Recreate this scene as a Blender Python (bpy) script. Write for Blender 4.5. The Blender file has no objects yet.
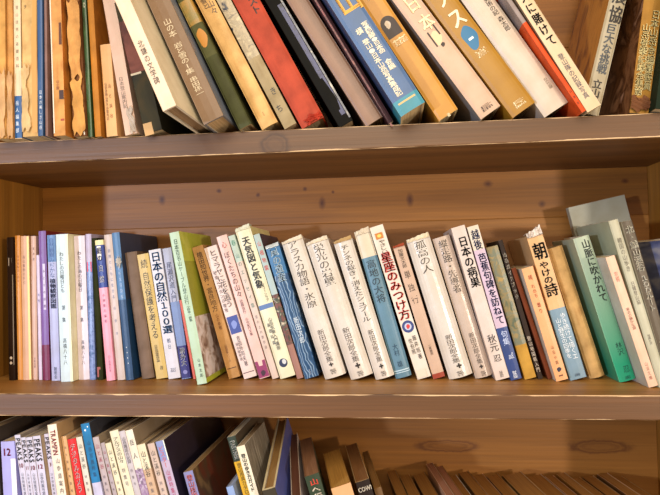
import bpy, math, random
from mathutils import Vector, Matrix
random.seed(7)
SC = bpy.context.scene
COL = SC.collection
PI = math.pi

# ------------------------------------------------------------------ camera
K = 1.1
CAM = Vector((.4973*K, -.6111*K, .1308*K)); F = 600.0
yaw, pit, rol = .1066, .031, -.0200
fw = Vector((-math.sin(yaw)*math.cos(pit), math.cos(yaw)*math.cos(pit), math.sin(pit)))
r0 = fw.cross(Vector((0, 0, 1))).normalized(); u0 = r0.cross(fw)
RT = math.cos(rol)*r0 + math.sin(rol)*u0; UP = -math.sin(rol)*r0 + math.cos(rol)*u0
cd = bpy.data.cameras.new('camera'); cam = bpy.data.objects.new('camera', cd); COL.objects.link(cam)
cam.matrix_world = Matrix(((RT.x, UP.x, -fw.x, CAM.x), (RT.y, UP.y, -fw.y, CAM.y), (RT.z, UP.z, -fw.z, CAM.z), (0, 0, 0, 1)))
cd.sensor_width = 36; cd.lens = F/660*36; cd.clip_start = .01
SC.camera = cam

def ray(p): return fw*F + RT*(p[0]-330) - UP*(p[1]-247.5)
def on_y(p, Y):
    d = ray(p); return CAM + d*((Y-CAM.y)/d.y)
def on_z(p, Z):
    d = ray(p); return CAM + d*((Z-CAM.z)/d.z)

# bookcase measures (metres)
W, D, H, T = .8219*K, .1934*K, .25*K, .0236*K
Z1, Z2, Z3 = H+T, 0.0, -T-.325         # shelf tops: upper, middle, lower
ZTOP = Z1+.36

# ------------------------------------------------------------------ materials
MC = {}
def lin(h):
    if isinstance(h, tuple): return h
    v = [int(h[i:i+2], 16)/255 for i in (0, 2, 4)]
    return tuple(c/12.92 if c <= .04045 else ((c+.055)/1.055)**2.4 for c in v)
def newmat(name):
    m = bpy.data.materials.new(name); m.use_nodes = True
    nt = m.node_tree; return m, nt, nt.nodes['Principled BSDF']
def N(nt, t, **kw):
    n = nt.nodes.new(t)
    for k, v in kw.items(): setattr(n, k, v)
    return n
def paper(col, kind='jacket'):
    """printed cover stock: slight mottling, handling dirt and a soft crinkle"""
    key = (col, kind)
    if key in MC: return MC[key]
    c = lin(col); m, nt, b = newmat('cover_stock')
    L = nt.links.new
    tc = N(nt, 'ShaderNodeTexCoord')
    n1 = N(nt, 'ShaderNodeTexNoise'); n1.inputs['Scale'].default_value = 38; n1.inputs['Detail'].default_value = 6
    L(tc.outputs['Object'], n1.inputs['Vector'])
    rp = N(nt, 'ShaderNodeValToRGB')
    amt = {'jacket': .12, 'worn': .3, 'old': .42, 'gloss': .08, 'height_blend': .1}.get(kind, .12)
    dark = tuple(x*(1-amt)*(1 if i == 0 else .97 if i == 1 else .9) for i, x in enumerate(c))
    rp.color_ramp.elements[0].position = .35; rp.color_ramp.elements[0].color = (*dark, 1)
    rp.color_ramp.elements[1].position = .62; rp.color_ramp.elements[1].color = (*c, 1)
    L(n1.outputs['Fac'], rp.inputs['Fac'])
    out = rp.outputs['Color']
    if kind in ('old', 'worn'):                 # brown stains and foxing
        n2 = N(nt, 'ShaderNodeTexNoise'); n2.inputs['Scale'].default_value = 90; n2.inputs['Detail'].default_value = 8
        mp = N(nt, 'ShaderNodeMapping'); mp.inputs['Scale'].default_value = (1, 1, .35)
        L(tc.outputs['Object'], mp.inputs['Vector']); L(mp.outputs[0], n2.inputs['Vector'])
        r2 = N(nt, 'ShaderNodeValToRGB'); r2.color_ramp.elements[0].position = .55; r2.color_ramp.elements[1].position = .75
        L(n2.outputs['Fac'], r2.inputs['Fac'])
        mx = N(nt, 'ShaderNodeMixRGB'); mx.inputs['Color2'].default_value = (c[0]*.5, c[1]*.36, c[2]*.25, 1)
        L(out, mx.inputs['Color1']); ml = N(nt, 'ShaderNodeMath', operation='MULTIPLY'); ml.inputs[1].default_value = .75 if kind == 'old' else .45
        L(r2.outputs['Color'], ml.inputs[0]); L(ml.outputs[0], mx.inputs['Fac']); out = mx.outputs['Color']
    L(out, b.inputs['Base Color'])
    b.inputs['Roughness'].default_value = {'gloss': .25, 'jacket': .42, 'old': .75, 'worn': .6}.get(kind, .42)
    b.inputs['Specular IOR Level'].default_value = (.25 if kind in ('old', 'worn') else .5) * (.35 if max(c) < .03 else 1)
    bp = N(nt, 'ShaderNodeBump'); bp.inputs['Strength'].default_value = .25 if kind != 'gloss' else .5; bp.inputs['Distance'].default_value = .0012
    n3 = N(nt, 'ShaderNodeTexNoise'); n3.inputs['Scale'].default_value = 55; n3.inputs['Detail'].default_value = 3
    L(tc.outputs['Object'], n3.inputs['Vector']); L(n3.outputs['Fac'], bp.inputs['Height']); L(bp.outputs[0], b.inputs['Normal'])
    MC[key] = m; return m
def height_blend(c0, c1, z0, z1):
    """cover colour blended by height: pale at the head, deeper at the foot"""
    key = ('height_blend', c0, c1, z0, z1)
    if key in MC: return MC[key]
    m, nt, b = newmat('graded_cover'); L = nt.links.new
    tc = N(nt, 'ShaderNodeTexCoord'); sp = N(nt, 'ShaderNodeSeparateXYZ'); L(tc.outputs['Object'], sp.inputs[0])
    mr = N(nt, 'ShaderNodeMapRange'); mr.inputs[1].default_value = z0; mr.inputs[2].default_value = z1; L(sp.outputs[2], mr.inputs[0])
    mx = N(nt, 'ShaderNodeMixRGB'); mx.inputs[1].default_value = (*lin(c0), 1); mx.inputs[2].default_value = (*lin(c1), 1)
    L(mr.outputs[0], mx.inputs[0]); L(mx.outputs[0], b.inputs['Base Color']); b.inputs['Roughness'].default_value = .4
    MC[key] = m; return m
def picture(cols, scale=60, stretch=(1, 1, 1), kind='noise', rough=.35):
    """printed photograph or drawing as a patchy mix of inks"""
    key = ('pic', tuple(cols), scale, stretch, kind)
    if key in MC: return MC[key]
    m, nt, b = newmat('printed_picture'); L = nt.links.new
    tc = N(nt, 'ShaderNodeTexCoord'); mp = N(nt, 'ShaderNodeMapping'); mp.inputs['Scale'].default_value = stretch
    L(tc.outputs['Object'], mp.inputs[0])
    if kind == 'wave':
        n = N(nt, 'ShaderNodeTexWave'); n.inputs['Scale'].default_value = scale; n.inputs['Distortion'].default_value = 9; n.inputs['Detail'].default_value = 3
        o = n.outputs['Fac']
    else:
        n = N(nt, 'ShaderNodeTexNoise'); n.inputs['Scale'].default_value = scale; n.inputs['Detail'].default_value = 5; n.inputs['Distortion'].default_value = .8
        o = n.outputs['Fac']
    L(mp.outputs[0], n.inputs['Vector'])
    r = N(nt, 'ShaderNodeValToRGB'); e = r.color_ramp.elements
    k = len(cols); lo, hi = (.33, .67) if kind != 'wave' else (.1, .9)
    e[0].position = lo; e[0].color = (*lin(cols[0]), 1); e[1].position = hi; e[1].color = (*lin(cols[-1]), 1)
    for i in range(1, k-1):
        q = e.new(lo+(hi-lo)*i/(k-1)); q.color = (*lin(cols[i]), 1)
    L(o, r.inputs[0]); L(r.outputs[0], b.inputs['Base Color']); b.inputs['Roughness'].default_value = rough
    MC[key] = m; return m
def pages(col='d9c39a'):
    key = ('pages', col)
    if key in MC: return MC[key]
    m, nt, b = newmat('page_edges'); L = nt.links.new
    tc = N(nt, 'ShaderNodeTexCoord'); w = N(nt, 'ShaderNodeTexNoise'); mp = N(nt, 'ShaderNodeMapping')
    mp.inputs['Scale'].default_value = (1500, 12, 12); L(tc.outputs['Object'], mp.inputs[0]); L(mp.outputs[0], w.inputs['Vector'])
    w.inputs['Scale'].default_value = 1; w.inputs['Detail'].default_value = 2
    c = lin(col); r = N(nt, 'ShaderNodeValToRGB')
    r.color_ramp.elements[0].position = .3; r.color_ramp.elements[0].color = (c[0]*.62, c[1]*.55, c[2]*.45, 1)
    r.color_ramp.elements[1].position = .65; r.color_ramp.elements[1].color = (*c, 1)
    L(w.outputs['Fac'], r.inputs[0]); L(r.outputs[0], b.inputs['Base Color']); b.inputs['Roughness'].default_value = .8
    MC[key] = m; return m
def ink(col, metal=0):
    key = ('ink', col, metal)
    if key in MC: return MC[key]
    m, nt, b = newmat('printing_ink'); b.inputs['Base Color'].default_value = (*lin(col), 1)
    b.inputs['Roughness'].default_value = .5 if not metal else .3; b.inputs['Metallic'].default_value = metal
    MC[key] = m; return m
def wood(name, light, dark, knots=(), axis=0, chips=None, scale=1.0, rough=.5, plank=None):
    """planed softwood: streaked grain along an axis, dark knots; chips = z heights where the varnish is worn off the arris"""
    m, nt, b = newmat(name); L = nt.links.new
    tc = N(nt, 'ShaderNodeTexCoord'); P = tc.outputs['Object']
    # grain bends around the knots
    mp = N(nt, 'ShaderNodeMapping'); s = [26*scale]*3; s[axis] = 1.6*scale; mp.inputs['Scale'].default_value = s
    L(P, mp.inputs[0])
    n = N(nt, 'ShaderNodeTexNoise'); n.inputs['Scale'].default_value = 1; n.inputs['Detail'].default_value = 7; n.inputs['Distortion'].default_value = .6
    L(mp.outputs[0], n.inputs['Vector'])
    r = N(nt, 'ShaderNodeValToRGB'); r.color_ramp.elements[0].position = .33; r.color_ramp.elements[0].color = (*lin(dark), 1)
    r.color_ramp.elements[1].position = .66; r.color_ramp.elements[1].color = (*lin(light), 1); L(n.outputs['Fac'], r.inputs[0])
    mp2 = N(nt, 'ShaderNodeMapping'); s2 = [300*scale]*3; s2[axis] = 5; mp2.inputs['Scale'].default_value = s2; L(P, mp2.inputs[0])
    n2 = N(nt, 'ShaderNodeTexNoise'); n2.inputs['Scale'].default_value = 1; n2.inputs['Detail'].default_value = 3; L(mp2.outputs[0], n2.inputs['Vector'])
    mx = N(nt, 'ShaderNodeMixRGB', blend_type='MULTIPLY'); mx.inputs[0].default_value = .35; L(r.outputs[0], mx.inputs[1])
    r2 = N(nt, 'ShaderNodeValToRGB'); r2.color_ramp.elements[0].color = (.42, .42, .38, 1); r2.color_ramp.elements[0].position = .3
    r2.color_ramp.elements[1].position = .6; L(n2.outputs['Fac'], r2.inputs[0]); L(r2.outputs[0], mx.inputs[2])
    out = mx.outputs[0]
    for (kx, ky, kz, rx, rz, kc) in knots:
        sb = N(nt, 'ShaderNodeVectorMath', operation='SUBTRACT'); L(P, sb.inputs[0]); sb.inputs[1].default_value = (kx, ky, kz)
        ml = N(nt, 'ShaderNodeVectorMath', operation='MULTIPLY'); L(sb.outputs[0], ml.inputs[0]); ml.inputs[1].default_value = (1.25/rx, 0, 1.25/rz)
        nn = N(nt, 'ShaderNodeTexNoise'); nn.inputs['Scale'].default_value = 120; L(P, nn.inputs['Vector'])
        ln = N(nt, 'ShaderNodeVectorMath', operation='LENGTH'); L(ml.outputs[0], ln.inputs[0])
        ad = N(nt, 'ShaderNodeMath', operation='MULTIPLY_ADD'); L(nn.outputs['Fac'], ad.inputs[0]); ad.inputs[1].default_value = .5; L(ln.outputs['Value'], ad.inputs[2])
        rr = N(nt, 'ShaderNodeValToRGB'); e = rr.color_ramp.elements
        if kc == 'ring':
            e[0].position = 0; e[0].color = (.3, .3, .3, 1); e[1].position = 1.5/2; e[1].color = (0, 0, 0, 1)
            for q, v in ((.3, .15), (.42, .45), (.5, .2), (.58, .75), (.66, .3)):
                x = e.new(q); x.color = (v, v, v, 1)
        else:
            e[0].position = .25; e[0].color = (1, 1, 1, 1); e[1].position = .8; e[1].color = (0, 0, 0, 1)
        hf = N(nt, 'ShaderNodeMath', operation='MULTIPLY'); hf.inputs[1].default_value = .5; L(ad.outputs[0], hf.inputs[0]); L(hf.outputs[0], rr.inputs[0])
        mk = N(nt, 'ShaderNodeMixRGB'); L(rr.outputs[0], mk.inputs[0]); L(out, mk.inputs[1])
        kd_ = lin(dark); mk.inputs[2].default_value = (kd_[0]*.42, kd_[1]*.28, kd_[2]*.2, 1); out = mk.outputs[0]
    if chips:
        sp = N(nt, 'ShaderNodeSeparateXYZ'); L(P, sp.inputs[0])
        acc = None
        nz = N(nt, 'ShaderNodeTexNoise'); nz.inputs['Scale'].default_value = 1; nz.inputs['Detail'].default_value = 5
        mp3 = N(nt, 'ShaderNodeMapping'); mp3.inputs['Scale'].default_value = (16, 60, 60); L(P, mp3.inputs[0]); L(mp3.outputs[0], nz.inputs['Vector'])
        for z in chips[0]:
            d = N(nt, 'ShaderNodeMath', operation='SUBTRACT'); L(sp.outputs[2], d.inputs[0]); d.inputs[1].default_value = z
            a = N(nt, 'ShaderNodeMath', operation='ABSOLUTE'); L(d.outputs[0], a.inputs[0])
            mr = N(nt, 'ShaderNodeMapRange'); mr.inputs[1].default_value = .0028; mr.inputs[2].default_value = .0; mr.inputs[3].default_value = -.15; mr.inputs[4].default_value = chips[1]
            L(a.outputs[0], mr.inputs[0])
            if acc is None: acc = mr.outputs[0]
            else:
                q = N(nt, 'ShaderNodeMath', operation='MAXIMUM'); L(acc, q.inputs[0]); L(mr.outputs[0], q.inputs[1]); acc = q.outputs[0]
        sm = N(nt, 'ShaderNodeMath', operation='ADD'); fy = N(nt, 'ShaderNodeMapRange'); fy.inputs[1].default_value = .0015; fy.inputs[2].default_value = .004; fy.inputs[3].default_value = 0; fy.inputs[4].default_value = -1; L(sp.outputs[1], fy.inputs[0])
        s0 = N(nt, 'ShaderNodeMath', operation='ADD'); L(acc, s0.inputs[0]); L(fy.outputs[0], s0.inputs[1])
        L(s0.outputs[0], sm.inputs[0]); L(nz.outputs['Fac'], sm.inputs[1])
        rc = N(nt, 'ShaderNodeValToRGB'); rc.color_ramp.elements[0].position = .7; rc.color_ramp.elements[1].position = .76; L(sm.outputs[0], rc.inputs[0])
        mk = N(nt, 'ShaderNodeMixRGB'); L(rc.outputs[0], mk.inputs[0]); L(out, mk.inputs[1]); mk.inputs[2].default_value = (*lin('e6c091'), 1); out = mk.outputs[0]
    L(out, b.inputs['Base Color']); b.inputs['Roughness'].default_value = rough
    bp = N(nt, 'ShaderNodeBump'); bp.inputs['Strength'].default_value = .2; bp.inputs['Distance'].default_value = .001
    L(n2.outputs['Fac'], bp.inputs['Height']); L(bp.outputs[0], b.inputs['Normal'])
    return m

# ------------------------------------------------------------------ mesh helpers
def mesh_obj(name, verts, faces, mats, parent=None, midx=None, smooth=False):
    me = bpy.data.meshes.new(name); me.from_pydata(verts, [], faces)
    for m in mats: me.materials.append(m)
    if midx: me.polygons.foreach_set('material_index', midx)
    if smooth: me.polygons.foreach_set('use_smooth', [True]*len(faces))
    me.update()
    o = bpy.data.objects.new(name, me); COL.objects.link(o)
    if parent: o.parent = parent
    return o
def box(name, x0, x1, y0, y1, z0, z1, mat, parent=None, bev=.001):
    v = [(x, y, z) for x in (x0, x1) for y in (y0, y1) for z in (z0, z1)]
    f = [(0, 1, 3, 2), (4, 6, 7, 5), (0, 4, 5, 1), (2, 3, 7, 6), (0, 2, 6, 4), (1, 5, 7, 3)]
    o = mesh_obj(name, v, f, [mat], parent)
    if bev:
        b = o.modifiers.new('bevel', 'BEVEL'); b.width = bev; b.segments = 3; b.limit_method = 'NONE'
    return o

GC = {}
_tc = bpy.data.curves.new('glyph_source', 'FONT'); _tc.resolution_u = 2
_to = bpy.data.objects.new('glyph_source', _tc)
def glyph(ch):
    if ch not in GC:
        _tc.body = ch; _to.to_mesh_clear(); me = _to.to_mesh()
        vs = [(v.co.x, v.co.y) for v in me.vertices]; fs = [tuple(p.vertices) for p in me.polygons]
        if vs:
            xs = [a for a, _ in vs]; cx = (min(xs)+max(xs))/2
        else: cx = .5
        GC[ch] = ([(x-cx, y-.37) for x, y in vs], fs)
    return GC[ch]

def spine_y(x, t, bulge):
    u = max(-1, min(1, (x-t/2)/(t/2)))
    return bulge*u*u

class Book:
    pass

def make_book(spec, name, M, t, h, zpx, d):
    """M: world matrix of the book's base-left-front corner; t thickness, h height; zpx(y) maps a photo row to height on the spine"""
    g = spec.get
    hard = g('hard', False); bulge = g('bulge', .12 if hard else .0)*t
    root = bpy.data.objects.new(name, None); COL.objects.link(root); root.empty_display_size = .02
    root.matrix_world = M
    root['label'] = spec['label']; root['category'] = g('cat', 'book'); root['group'] = spec['group']
    c = .0022 if hard else .0007
    if t < .006: c = .0005
    over = .0025 if hard else .0
    # outer profile
    prof = [(0, d), (0, bulge+t*.02)]
    n = 8 if bulge else 3
    r = min(t*.2, .0016)
    for i in range(n+1):
        x = t*i/n
        if i == 0: x = r*.3
        if i == n: x = t-r*.3
        prof.append((x, spine_y(x, t, bulge) + (0 if 0 < i < n else r*.4)))
    prof += [(t, bulge+t*.02), (t, d)]
    k = len(prof); pin = []
    for i, (x, y) in enumerate(prof):
        xi = min(max(x, c), t-c); yi = y if i in (0, k-1) else max(y+c, c+.001)
        pin.append((xi, yi))
    # heights
    base = spec.get('col', 'ccbba0'); mats = []; 
    def mi(mm):
        if mm not in mats: mats.append(mm)
        return mats.index(mm)
    def M_(cc):
        if isinstance(cc, str): return paper(cc, g('stock', 'jacket'))
        return cc
    bands = []
    for bd in g('bands', ()):                    # (y0, y1, colour, wrap)
        za, zb = sorted((zpx(bd[0]), zpx(bd[1])))
        bands.append((max(0, za), min(h, zb), bd[2], bd[3] if len(bd) > 3 else True))
    zs = sorted(set([0, h] + [b[0] for b in bands] + [b[1] for b in bands]))
    zs2 = [zs[0]]
    for a, b_ in zip(zs, zs[1:]):
        m_ = max(1, int((b_-a)/.03))
        for q in range(1, m_+1): zs2.append(a+(b_-a)*q/m_)
    zs = zs2
    rnd = random.Random(hash(spec['label']) & 0xffff if False else len(spec['label'])*131+int(t*1e5))
    wv = g('wave', .0004 if not hard else .0)
    V = []; Fc = []; MI = []
    for zi, z in enumerate(zs):
        ex = rnd.uniform(-1, 1)*wv
        for pi, (x, y) in enumerate(prof): V.append((x, y+(ex if 2 <= pi < k-2 else 0), z))
        for (x, y) in pin: V.append((x, y+(ex if y < d else 0), z))
    for zi in range(len(zs)-1):
        zm = (zs[zi]+zs[zi+1])/2; bc = None; wrap = True
        for b_ in bands:
            if b_[0]-1e-6 <= zm <= b_[1]+1e-6: bc = b_[2]; wrap = b_[3]
        for i in range(k-1):
            o_ = zi*2*k
            side = 'l' if i == 0 else 'r' if i == k-2 else 's'
            cc = bc if (bc is not None and ((side == 's' and wrap != 'cover') or (side != 's' and wrap))) else (g('lcol', base) if side == 'l' else g('rcol', base) if side == 'r' else base)
            m_ = mi(M_(cc))
            a, b2 = o_+i, o_+i+1
            Fc.append((a+2*k, b2+2*k, b2, a)); MI.append(m_)
            Fc.append((a+k, b2+k, b2+3*k, a+3*k)); MI.append(mi(M_(g('lining', 'd8cdb8'))))
        for i in (0, k-1):
            a = zi*2*k+i
            f = (a, a+k, a+3*k, a+2*k) if i == 0 else (a+2*k, a+3*k, a+k, a)
            Fc.append(f); MI.append(mi(M_(base)))
    for zi, flip in ((0, False), (len(zs)-1, True)):
        o_ = zi*2*k
        for i in range(k-1):
            f = (o_+i, o_+i+1, o_+k+i+1, o_+k+i)
            Fc.append(f[::-1] if flip else f); MI.append(mi(M_(g('edge', base))))
    cov = mesh_obj('cover', V, Fc, mats, root, MI)
    # page block
    e = .0002
    py = bulge*.9+c+.0012
    pd = d-(over if over else .0006)
    z0, z1 = over+e, h-(over if over else .0006)-g('sink', 0)
    nb = 6; pv = []
    for z in (z0, z1):
        for i in range(nb+1):
            x = c+e+(t-2*c-2*e)*i/nb; pv.append((x, py+spine_y(x, t, bulge)*.4, z))
        for i in range(nb, -1, -1):
            x = c+e+(t-2*c-2*e)*i/nb; pv.append((x, pd-(.004 if hard else .0)*(1-abs(2*i/nb-1)), z))
    q = 2*nb+2
    pf = [tuple(range(q))[::-1], tuple(range(q, 2*q))] + [(i, (i+1) % q, q+(i+1) % q, q+i) for i in range(q)]
    if t-2*c > .001: mesh_obj('page_block', pv, pf, [pages(g('pages', 'd9c39a'))], root)
    # lettering and printed marks
    nmk = len(g('marks', ()))
    def sy(x): return spine_y(x, t, bulge) - .00035
    by = {}
    for tx in g('text', ()):
        s, xf, ya, yb, wf, col = tx[:6]; rot = len(tx) > 6 and 'r' in tx[6]; nm = 'title_lettering'
        bold = len(tx) > 6 and 'b' in tx[6]
        za, zb = zpx(ya), zpx(yb); span = za-zb; nch = len(s)
        if nch == 0: continue
        pitch = span/nch; w = wf*t
        V, Fc = by.setdefault((col, wf > .42), ([], []))
        if rot:
            adv = []
            for ch in s:
                gv, _ = glyph(ch); xs = [p[0] for p in gv] or [-.15, .15]
                adv.append(max(xs)-min(xs)+.12)
            sc = span/sum(adv); z = za
        for i, ch in enumerate(s):
            gv, gf = glyph(ch)
            if rot:
                cz = z-adv[i]*sc/2; z -= adv[i]*sc
                P = [(xf*t+(p[1])*w*1.25, cz-p[0]*sc) for p in gv]
            else:
                cz = za-pitch*(i+.5); sz = min(pitch*1.05, w*1.35)
                if ch in 'ー': P = [(xf*t+p[1]*w, cz-p[0]*sz) for p in gv]
                else: P = [(xf*t+p[0]*w, cz+p[1]*sz) for p in gv]
            reps = ((0, 0), (w*.05, 0), (0, w*.04)) if bold else ((0, 0),)
            for dx, dz in reps:
                o_ = len(V)
                for (x, z_) in P: V.append((x+dx, sy(x+dx)-.00012*nmk, z_+dz))
                Fc += [tuple(o_+j for j in f) for f in gf]
    for (col, big), (V, Fc) in by.items():
        if V:
            # glyph faces look towards the reader (-y)
            mesh_obj('title_lettering' if big else 'small_lettering', V, Fc, [ink(col)], root)
    for mk_, pt in enumerate(g('marks', ())):                    # (kind, xf, y centre, w frac, height px, colour)
        kd, xf, yc, wf, hp, col = pt[:6]
        za, zb = zpx(yc-hp/2), zpx(yc+hp/2); cz = (za+zb)/2; hh = (za-zb)/2; w = wf*t/2; V = []; n_ = 20
        if kd == 'disc': ring = [(math.cos(a*2*PI/n_), math.sin(a*2*PI/n_)) for a in range(n_)]
        elif kd == 'blob': ring = [((.88+.12*math.sin(3*a*2*PI/n_+1))*math.cos(a*2*PI/n_), (.88+.12*math.sin(2*a*2*PI/n_))*math.sin(a*2*PI/n_)) for a in range(n_)]
        elif kd == 'arch': ring = [(-1+q_*.25, -1) for q_ in range(9)] + [(math.cos(a*PI/10), .2+.8*math.sin(a*PI/10)) for a in range(11)]
        else: ring = [(-1, -1), (-.5, -1), (0, -1), (.5, -1), (1, -1), (1, 1), (.5, 1), (0, 1), (-.5, 1), (-1, 1)]
        V = [(xf*t+a*w, 0, cz+b_*hh) for a, b_ in ring]
        dy = .0001+.00012*mk_
        if kd == 'rect':
            V = [(xf*t+a*w/4, 0, cz+b_*hh) for b_ in (-1, 1) for a in (-4, -3, -2, -1, 0, 1, 2, 3, 4)]
            V = [(x, sy(x)+.00035-dy, z) for x, _, z in V]; Fs = [(i, i+1, i+10, i+9) for i in range(8)]
        else:
            ring_ = [(x, z) for x, _, z in V]; m_ = len(ring_); V = []
            for s_ in (1, .75, .5, .25): V += [(xf*t+(x-xf*t)*s_, 0, cz+(z-cz)*s_) for x, z in ring_]
            V.append((xf*t, 0, cz)); V = [(x, sy(x)+.00035-dy, z) for x, _, z in V]
            Fs = [(q_*m_+i, q_*m_+(i+1) % m_, (q_+1)*m_+(i+1) % m_, (q_+1)*m_+i) for q_ in range(3) for i in range(m_)]
            Fs += [(3*m_+i, 3*m_+(i+1) % m_, 4*m_) for i in range(m_)]
        mesh_obj('printed_label' if kd == 'rect' else 'printed_emblem', V, Fs, [ink(col) if isinstance(col, str) else col], root)
    # crumpled top of a torn wrapper
    if g('torn'):
        col, drop, rise = g('torn')
        nx, nz = 14, 5; V = []; Fs = []
        z_lo = h-drop; 
        for side in range(1):
            for j in range(nz+1):
                for i in range(nx+1):
                    u = i/nx; x = .0002+(t-.0004)*u
                    top = h+rise*(.3+.45*u+.25*rnd.random()) if j == nz else 0
                    z = z_lo+(h-z_lo)*j/nz if j < nz else top
                    if j == 0: z -= rnd.random()*drop*.2
                    y = spine_y(x, t, bulge)-.0009-rnd.random()*.0012+(.002 if j == nz else 0)
                    V.append((x, y, z))
            for j in range(nz):
                for i in range(nx):
                    a = j*(nx+1)+i; Fs.append((a, a+1, a+nx+2, a+nx+1))
            # folds back over the head of the boards
            o_ = len(V)
            for i in range(nx+1):
                x, y, z = V[nz*(nx+1)+i]; V.append((x, y+.012+rnd.random()*.006, z-.001-rnd.random()*.002))
            for i in range(nx): a = nz*(nx+1)+i; Fs.append((a, a+1, o_+i+1, o_+i))
        tj = mesh_obj('torn_wrapper', V, Fs, [paper(col, 'gloss') if isinstance(col, str) else col], root, smooth=False)
        sm = tj.modifiers.new('thickness', 'SOLIDIFY'); sm.thickness = .0004
    # ragged paper peeling off the spine: list of (x0,x1,y0,y1,col)
    for (xa, xb, ya, yb, col) in g('peel', ()):
        ph = [rnd.uniform(0, 6) for _ in range(6)]
        za, zb = zpx(ya), zpx(yb); nx, nz = 7, 22; V = []; Fs = []
        for j in range(nz+1):
            v = j/nz; z = zb+(za-zb)*v
            l = xa+.05*math.sin(v*7+ph[0])+.04*math.sin(v*17+ph[1])+rnd.uniform(-.02, .02); r_ = xb+.09*math.sin(v*6+ph[2])+.06*math.sin(v*15+ph[3])+rnd.uniform(-.03, .03); l = max(l, .0); r_ = min(r_, 1.0); z = max(z, .002)
            for i in range(nx+1):
                u = i/nx; x = (l+(r_-l)*u)*t
                zz = z + (.003*math.sin(u*9+ph[4])+rnd.uniform(-1, 1)*.0012 if j in (0, nz) else 0)
                V.append((x, sy(x)-.0008-.0012*abs(math.sin(v*9+u*5)), zz))
        for j in range(nz):
            for i in range(nx):
                a = j*(nx+1)+i; Fs.append((a, a+1, a+nx+2, a+nx+1))
        o = mesh_obj('peeling_paper', V, Fs, [paper(col, 'old')], root)
        sm = o.modifiers.new('thickness', 'SOLIDIFY'); sm.thickness = .0005
    return root

# ------------------------------------------------------------------ placing books
def quad(spec):
    """reads the four photo corners of a spine and returns placement on the shelf"""
    TL, TR, BL, BR = spec['q']
    row = spec['row']; zs = {1: Z1, 2: Z2, 3: Z3}[row]
    if row == 3 or 'Y' in spec:
        Y = spec.get('Y', .0)
    else:
        low = BL if TL[0] < BL[0] + 1 else BR
        p = on_z(low, zs); Y = p.y
        Y = max(spec.get('ymin', -.2), min(spec.get('ymax', .09 if row == 2 else .03), Y))
    A, B, C, E = [on_y(p, Y) for p in (BL, BR, TL, TR)]
    u = ((C-A)+(E-B)); u.y = 0; u.normalize()
    th = math.atan2(-u.x, u.z)                   # + = leans to the left
    w = Vector((math.cos(th), 0, math.sin(th)))
    t = ((B-A).dot(w)+(E-C).dot(w))/2
    if 'lean' in spec:
        th = math.radians(spec['lean']); u = Vector((-math.sin(th), 0, math.cos(th))); w = Vector((math.cos(th), 0, math.sin(th)))
        t = (E-C).dot(w); hl = (C-A).length; A = C-u*hl; B = E-u*hl
    zc = (C+E)/2; bc = (A+B)/2
    hv = (zc-bc).dot(u)
    # centreline hits the shelf
    if row == 3:
        s = (zc.z-zs)/u.z; base = zc-u*s; h = s
        base = base
    else:
        h = spec.get('h', hv); base = bc
    # base corner positions: lowest corner on shelf
    cl = base-w*(t/2)
    low = cl.z if th >= 0 else (cl+w*t).z
    dz = zs-low+.0002
    cl = cl+u*(dz/u.z)
    if row == 2: h = h-dz/u.z if 'h' not in spec else h
    if row == 3: h = h-dz/u.z
    y0, y1 = (TL[1]+TR[1])/2, (BL[1]+BR[1])/2
    ztop = (zc-cl).dot(u); zbot = (bc-cl).dot(u)
    def zpx(y): return ztop+(zbot-ztop)*(y-y0)/(y1-y0)
    return dict(cl=cl, th=th, t=t, h=h, Y=Y, zpx=zpx)

def corners(b, m=0):
    th = b['th']; w = (math.cos(th), math.sin(th)); u = (-math.sin(th), math.cos(th))
    x, z = b['cl'].x, b['cl'].z; t, h = b['t'], b['h']
    return [(x+w[0]*a+u[0]*c, z+w[1]*a+u[1]*c) for a, c in ((0, 0), (t, 0), (t, h), (0, h))]
def pen(a, b):
    """penetration of two leaning rectangles (separating-axis test)"""
    ca, cb = corners(a), corners(b); best = 9
    for th in (a['th'], b['th']):
        for ax in ((math.cos(th), math.sin(th)), (-math.sin(th), math.cos(th))):
            pa = [p[0]*ax[0]+p[1]*ax[1] for p in ca]; pb = [p[0]*ax[0]+p[1]*ax[1] for p in cb]
            o = min(max(pa)-min(pb), max(pb)-min(pa))
            best = min(best, o)
    return best
def settle(bs):
    for it in range(200):
        worst = 0
        for i in range(len(bs)):
            for j in range(i+1, min(i+4, len(bs))):
                a, b = bs[i], bs[j]
                if a['Y'] > b['Y']+b['d'] or b['Y'] > a['Y']+a['d']: continue
                p = pen(a, b)
                if a['s'].get('free') and b['s'].get('free'): continue
                if p > -.00025:
                    worst = max(worst, p+.0003)
                    q = (p+.0005)*.3
                    if a['t'] > .0035: a['t'] -= q
                    if b['t'] > .0035:
                        b['t'] -= q; b['cl'] = b['cl']+Vector((math.cos(b['th']), 0, math.sin(b['th'])))*q
                        if b['th'] >= 0: b['cl'].z = b['z0']
                    # nudge the lean so that neighbours lie against each other
                    dth = (a['th']-b['th'])*.03
                    a['th'] -= dth; b['th'] += dth
        if worst == 0: break
    return worst

ROWS = {1: [], 2: [], 3: []}
def B(row, q, label, **kw):
    s = dict(row=row, q=q, label=label, **kw)
    s['group'] = {1: 'books on the upper shelf', 2: 'books on the middle shelf', 3: 'books and magazines on the lower shelf'}[row]
    s['name'] = kw.get('name', 'hardcover_book' if kw.get('hard') else 'paperback_book')
    ROWS[row].append(s)

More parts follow.
